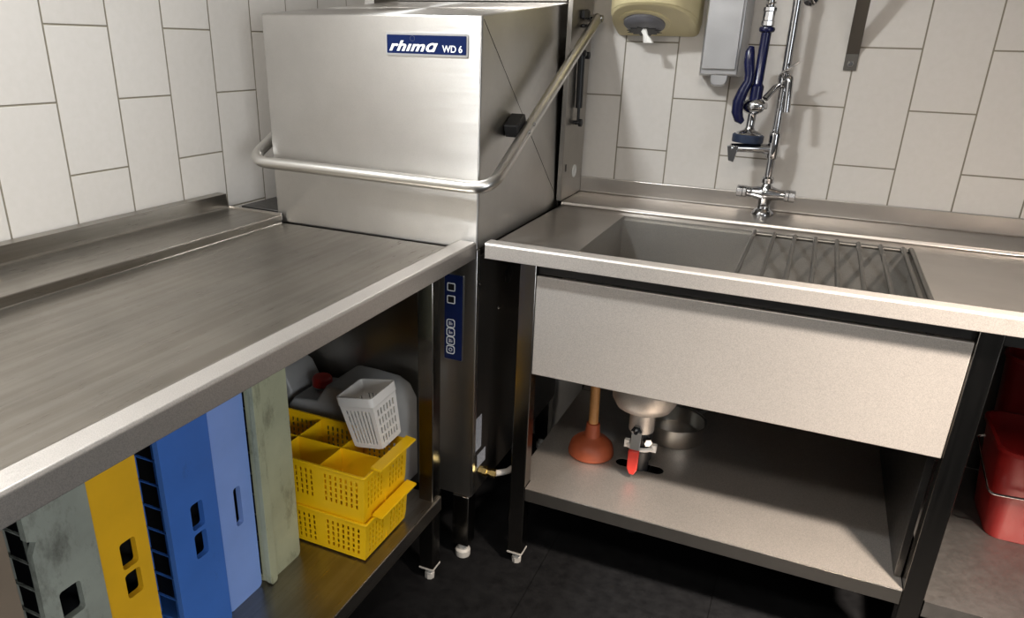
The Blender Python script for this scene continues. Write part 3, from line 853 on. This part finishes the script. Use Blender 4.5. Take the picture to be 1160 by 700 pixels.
# ------------------------------------------------------------------ yellow cutlery baskets
def cutlery_basket(label, z0, ft, H, dh):
    X0, X1, Y0, Y1 = .338, .696, -1.144, -.962
    r = thing('cutlery_basket', label, 'basket', ((X0 + X1) / 2, (Y0 + Y1) / 2, z0), group='stacked yellow cutlery baskets')
    bm = bmesh.new()
    def wall(A, Bp, nseg, nslot):
        A, Bp = Vector(A), Vector(Bp); L = (Bp - A).length; U = (Bp - A) / L
        ub = [0.0]
        per = L / nseg
        for s in range(nseg):
            b = slots(per * s, per * (s + 1), nslot, .42, .012); ub += b[1:]
        vb = [0, H - .0868] + [v for k in range(5) for v in (H - .0865 + .0147 * k + .0025, H - .0865 + .0147 * k + .0132)] + [H - .012, H]
        nu = 2 * nslot + 1
        perf(bm, A, U, Vector((0, 0, 1)), ub, vb, lambda i, j: (i % nu) % 2 == 1 and j >= 2 and j % 2 == 0 and j < 12)
    wall((X0, Y0, z0), (X1, Y0, z0), 3, 7); wall((X1, Y0, z0), (X1, Y1, z0), 2, 5)
    wall((X1, Y1, z0), (X0, Y1, z0), 3, 7); wall((X0, Y1, z0), (X0, Y0, z0), 2, 5)
    perf(bm, (X0, Y0, z0 + .004), (1, 0, 0), (0, 1, 0), [0] + slots(0.01, X1 - X0 - .01, 14, .5, .004) + [X1 - X0], [0] + slots(.01, Y1 - Y0 - .01, 6, .6, .004) + [Y1 - Y0], lambda i, j: i % 2 == 0 and j % 2 == 0 and 0 < i and 0 < j and i < 30 and j < 14)
    b = obj('basket_body', bm, M['yellow'], r, solid=.002, smooth=0, recalc=False)
    # taper towards the bottom
    for v in b.data.vertices:
        k = 1 - (1 - (v.co.z) / H) * (.035 + .06 * max(0, .2 - v.co.z / H))
        v.co.x *= k; v.co.y *= k
    bm = bmesh.new()
    plate(bm, (0, 0, z0 + H - .001), (1, 0, 0), (0, 1, 0), rrect(X0 - .004, X1 + .004, Y0 - .004, Y1 + .004, .008), [rrect(X0 + .002, X1 - .002, Y0 + .002, Y1 - .002, .005)], (0, 0, .005))
    obj('rim', bm, M['yellow'], r, bevel=.001)
    bm = bmesh.new(); yc = (Y0 + Y1) / 2
    box(bm, X0 + .004, X1 - .004, yc - .001, yc + .001, z0 + .006, z0 + H - dh)
    for k in (1, 2):
        x = X0 + (X1 - X0) * k / 3; box(bm, x - .001, x + .001, Y0 + .004, Y1 - .004, z0 + .006, z0 + H - dh - .0005)
    obj('divider', bm, M['yellow'], r, smooth=0)
    for s, xx in ((1, X1 + .003), (-1, X0 - .003)):
        bm = bmesh.new()
        prism(bm, [(xx - s * .004, Y0 + .030, z0 + H + .0045), (xx - s * .004, Y0 + .030, z0 + H + .012), (xx - s * .002, Y0 + .026, z0 + H + .0165), (xx + s * .026, Y0 + .022, z0 + H + .0165), (xx + s * .026, Y0 + .022, z0 + H + .0115), (xx - s * .002, Y0 + .026, z0 + H + .0105)], (0, Y1 - Y0 - .030, 0))
        obj('handle', bm, M['yellow'], r, bevel=.0012)
    for x in (X0 + .030, X1 - .030):
        for y in (Y0 + .024, Y1 - .024):
            obj('foot', B((x - .012, x + .012, y - .010, y + .010, z0 - ft, z0 + .0035)), M['yellow'], r, bevel=.001)
    return r
cutlery_basket('yellow cutlery basket standing on the steel shelf, lower of the stacked pair', .2597, .004, .0965, .016)
cutlery_basket('yellow compartment cutlery basket on top of the pair, holding the white cup', .3500, .0090, .1250, .002)

# ------------------------------------------------------------------ white cutlery cup tilted in the upper basket
def cup():
    r = thing('cutlery_cup', 'white perforated cutlery cup lying tilted in the upper yellow basket', 'cup', (.6434, -1.002, .4870), rot=(math.radians(4), math.radians(-10.8), math.radians(-2.4)), group=None)
    ORG[r.name] = Vector((0, 0, 0))
    w0, w1, h = .0385, .0468, .1265
    bm = bmesh.new()
    def wall(c0, c1, c0t, c1t, n, rows, frac):
        A, Bq, At, Bt = map(Vector, (c0, c1, c0t, c1t))
        ub = slots(0, 1, n, .5, .10); vb = [0] + [v for k in range(rows) for v in (.06 + .70 * (k + (1 - frac) / 2) / rows, .06 + .70 * (k + 1 - (1 - frac) / 2) / rows)] + [.80, 1]
        g = [[bm.verts.new((A.lerp(Bq, a)).lerp(At.lerp(Bt, a), b)) for b in vb] for a in ub]
        for i in range(len(ub) - 1):
            for j in range(len(vb) - 1):
                if i % 2 == 1 and j % 2 == 1 and j < 2 * rows: continue
                bm.faces.new((g[i][j], g[i + 1][j], g[i + 1][j + 1], g[i][j + 1]))
    b = [(-w0, -w0, 0), (w0, -w0, 0), (w0, w0, 0), (-w0, w0, 0)]; t = [(-w1, -w1, h), (w1, -w1, h), (w1, w1, h), (-w1, w1, h)]
    wall(b[0], b[1], t[0], t[1], 7, 1, .96); wall(b[1], b[2], t[1], t[2], 6, 4, .72)
    wall(b[2], b[3], t[2], t[3], 7, 1, .96); wall(b[3], b[0], t[3], t[0], 6, 4, .72)
    perf(bm, (-w0, -w0, 0), (1, 0, 0), (0, 1, 0), slots(0, 2 * w0, 5, .5, .006), slots(0, 2 * w0, 5, .5, .006), lambda i, j: i % 2 and j % 2)
    obj('cup_body', bm, M['whiteplastic'], r, local=True, smooth=0, recalc=False, solid=.002)
    bm = bmesh.new()
    o1, o2 = rrect(-w1 - .003, w1 + .003, -w1 - .003, w1 + .003, .010), rrect(-w1 + .001, w1 - .001, -w1 + .001, w1 - .001, .008)
    plate(bm, (0, 0, h - .020), (1, 0, 0), (0, 1, 0), o1, [o2], (0, 0, .022))
    obj('rim', bm, M['whiteplastic'], r, local=True, bevel=.001)
cup()

# ------------------------------------------------------------------ jerrycans behind the baskets
def jerrycan(label, x0, w, y0, y1, H, zb=.2555, hump=.4):
    r = thing('jerrycan', label, 'jerrycan', (x0 + w / 2, (y0 + y1) / 2, zb), group='translucent jerrycans by the dishwasher')
    pr = [(0, .004), (.004, 0), (w - .004, 0), (w, .004), (w, H * .80), (w - .02, H * .93), (w - .05, H * .985), (w * .62, H), (w * hump + .012, H),
          (w * hump, H * .985), (w * hump - .03, H * .83), (.02, H * .80), (0, H * .72)]
    bm = bmesh.new(); prism(bm, [(x0 + a, y0, zb + b) for a, b in pr], (0, y1 - y0, 0))
    obj('can_body', bm, M['can'], r, bevel=.018, seg=4, smooth=50, limit=50)
    bm = bmesh.new()
    cx = x0 + w * .19
    lathe(bm, [(.020, 0), (.020, H * .05)], (cx, (y0 + y1) / 2, zb + H * .80), seg=24)
    obj('neck', bm, M['can'], r)
    bm = bmesh.new()
    lathe(bm, [(.024, .012), (.026, .014), (.026, .032), (.022, .038), (.006, .040)], (cx, (y0 + y1) / 2, zb + H * .80), seg=20)
    o = obj('screw_cap', bm, M['redcap'], r, smooth=25); o['label'] = 'dark red screw cap'
jerrycan('translucent white jerrycan with red screw cap behind the yellow baskets', .318, .300, -.915, -.770, .285)
jerrycan('pale jerrycan further left, mostly hidden behind the racks', .082, .228, -.890, -.765, .290, hump=.5)

# ------------------------------------------------------------------ plunger, pot, buckets on the sink shelf
PLX, PLY, SHZ = 1.007, -.459, .2556
root = thing('plunger', 'terracotta rubber sink plunger with wooden stick on the lower steel shelf', 'plunger', (PLX, PLY, SHZ))
bm = bmesh.new()
lathe(bm, [(.060, 0), (.064, .003), (.0645, .010), (.0625, .014), (.0625, .020), (.058, .034), (.046, .046), (.030, .052), (.023, .058), (.020, .078), (.0185, .096), (.015, .098)], (PLX, PLY, SHZ), seg=44)
o = obj('rubber_cup', bm, M['rubber'], root, smooth=40)
bm = bmesh.new()
tube(bm, [(PLX, PLY, SHZ + .097), (PLX - .004, PLY + .002, SHZ + .25)], .0135, 18)
obj('stick', bm, M['wood'], root)

PTX, PTY = 1.202, -.246
root = thing('saucepan', 'shallow steel saucepan behind the red valve lever on the lower shelf', 'pan', (PTX, PTY, SHZ))
bm = bmesh.new()
lathe(bm, [(.001, .003), (.082, .003), (.084, .005), (.086, .052), (.090, .055), (.092, .056), (.092, .0575), (.089, .0575), (.088, .003), (.086, 0), (.001, 0)], (PTX, PTY, SHZ), seg=48, closed_ends=False)
obj('pan_body', bm, M['steel_tube'], root, smooth=40)
bm = bmesh.new()
tube(bm, fillet([(PTX + .05, PTY + .072, SHZ + .045), (PTX + .09, PTY + .12, SHZ + .06), (PTX + .15, PTY + .19, SHZ + .07)], .02, 5), [.008] * 8, 12, flat=.5, up=(0, 0, 1))
obj('pan_handle', bm, M['steel_tube'], root)

def bucket(label, x0, y0, z0, w, d, h, mat, wire=True, rotz=0):
    r = thing('bucket', label, 'bucket', (x0 + w / 2, y0 + d / 2, z0), rot=(0, 0, rotz), group='red buckets on the right shelf')
    ORG[r.name] = Vector((0, 0, 0))
    def rr(s, z, rad): return [(a, b, z) for a, b in rrect(-w / 2 * s, w / 2 * s, -d / 2 * s, d / 2 * s, rad, 6)]
    bm = bmesh.new()
    loft(bm, [rr(.80, 0, .03), rr(.82, .004, .034), rr(1.0, h - .012, .045), rr(1.05, h - .010, .05), rr(1.05, h, .05), rr(.985, h, .043), rr(.80, .008, .03)])
    obj('bucket_body', bm, mat, r, local=True, smooth=40)
    if wire:
        bm = bmesh.new()
        e = w / 2 * 1.05 + .006
        tube(bm, fillet([(-e + .004, .02, h - .03), (-e - .012, .02, h - .035), (-e * .94, -d / 2 * 1.06, h * .55), (e * .94, -d / 2 * 1.06, h * .60), (e + .012, .02, h - .035), (e - .004, .02, h - .03)], .018, 6), .003, 10)
        obj('wire_handle', bm, M['chrome'], r, local=True)
bucket('red bucket with wire handle on the right-hand lower shelf', 1.965, -.405, .2425, .26, .24, .245, M['redplastic'])
bucket('dark red bucket standing behind the wire-handled bucket at the back wall', 1.995, -.150, .2425, .27, .11, .385, M['redplastic'], wire=False)

# ------------------------------------------------------------------ kitchen lamps and added fill lights
def area(name, loc, size, sizey, power, color, rot=(0, 0, 0), spread=180):
    l = bpy.data.lights.new(name, 'AREA'); l.shape = 'RECTANGLE'; l.size = size; l.size_y = sizey; l.energy = power; l.color = color; l.spread = math.radians(spread)
    o = bpy.data.objects.new(name, l); COL.objects.link(o); o.location = loc; o.rotation_euler = rot; return o
spot = area('ceiling_spot_panel', (2.45, -1.75, RZ - .06), .20, .20, 15, (1, .87, .75), spread=46)
spot.rotation_euler = (Vector((1.76, -.80, .20)) - Vector(spot.location)).to_track_quat('-Z', 'Y').to_euler()
area('ceiling_area_light', (.24, -1.80, RZ - .01), .22, .14, 42, (.93, .97, 1))
area('ceiling_area_light', (1.3, -2.7, RZ - .01), 1.0, .30, 27, (1, .93, .84))  # added fill lamp, brightens the walls, apron and table rims
area('rack_fill_light', (RX - .01, -3.6, 1.35), 1.1, 1.4, 45, (.90, .95, 1), rot=(0, PI / 2, 0), spread=124)  # cool area light added on the solid right wall to brighten the rack faces

w = bpy.data.worlds.new('world'); scene.world = w; w.use_nodes = True
w.node_tree.nodes['Background'].inputs[0].default_value = (.8, .85, .9, 1); w.node_tree.nodes['Background'].inputs[1].default_value = .3

# ------------------------------------------------------------------ camera
cam = bpy.data.cameras.new('camera'); co = bpy.data.objects.new('camera', cam); COL.objects.link(co)
Rr = Vector((.9124684535, .4083161488, .0260623076)); Rd = Vector((.1723763377, -.3258783199, -.9295642629)); Rf = Vector((-.3710629589, .8526905905, -.3677377290))
co.matrix_world = Matrix(((Rr.x, -Rd.x, -Rf.x, 1.447275), (Rr.y, -Rd.y, -Rf.y, -2.248834), (Rr.z, -Rd.z, -Rf.z, 1.338021), (0, 0, 0, 1)))
cam.sensor_width = 36; cam.lens = 825.9802 * 36 / 1160
cam.shift_x = (580 - 550.0386) / 1160; cam.shift_y = (375.38396 - 350) / 1160
cam.clip_start = .02
scene.camera = co
vs = scene.view_settings
vs.view_transform = 'Standard'; vs.look = 'None'; vs.gamma = 1; vs.use_curve_mapping = False; vs.exposure = .33
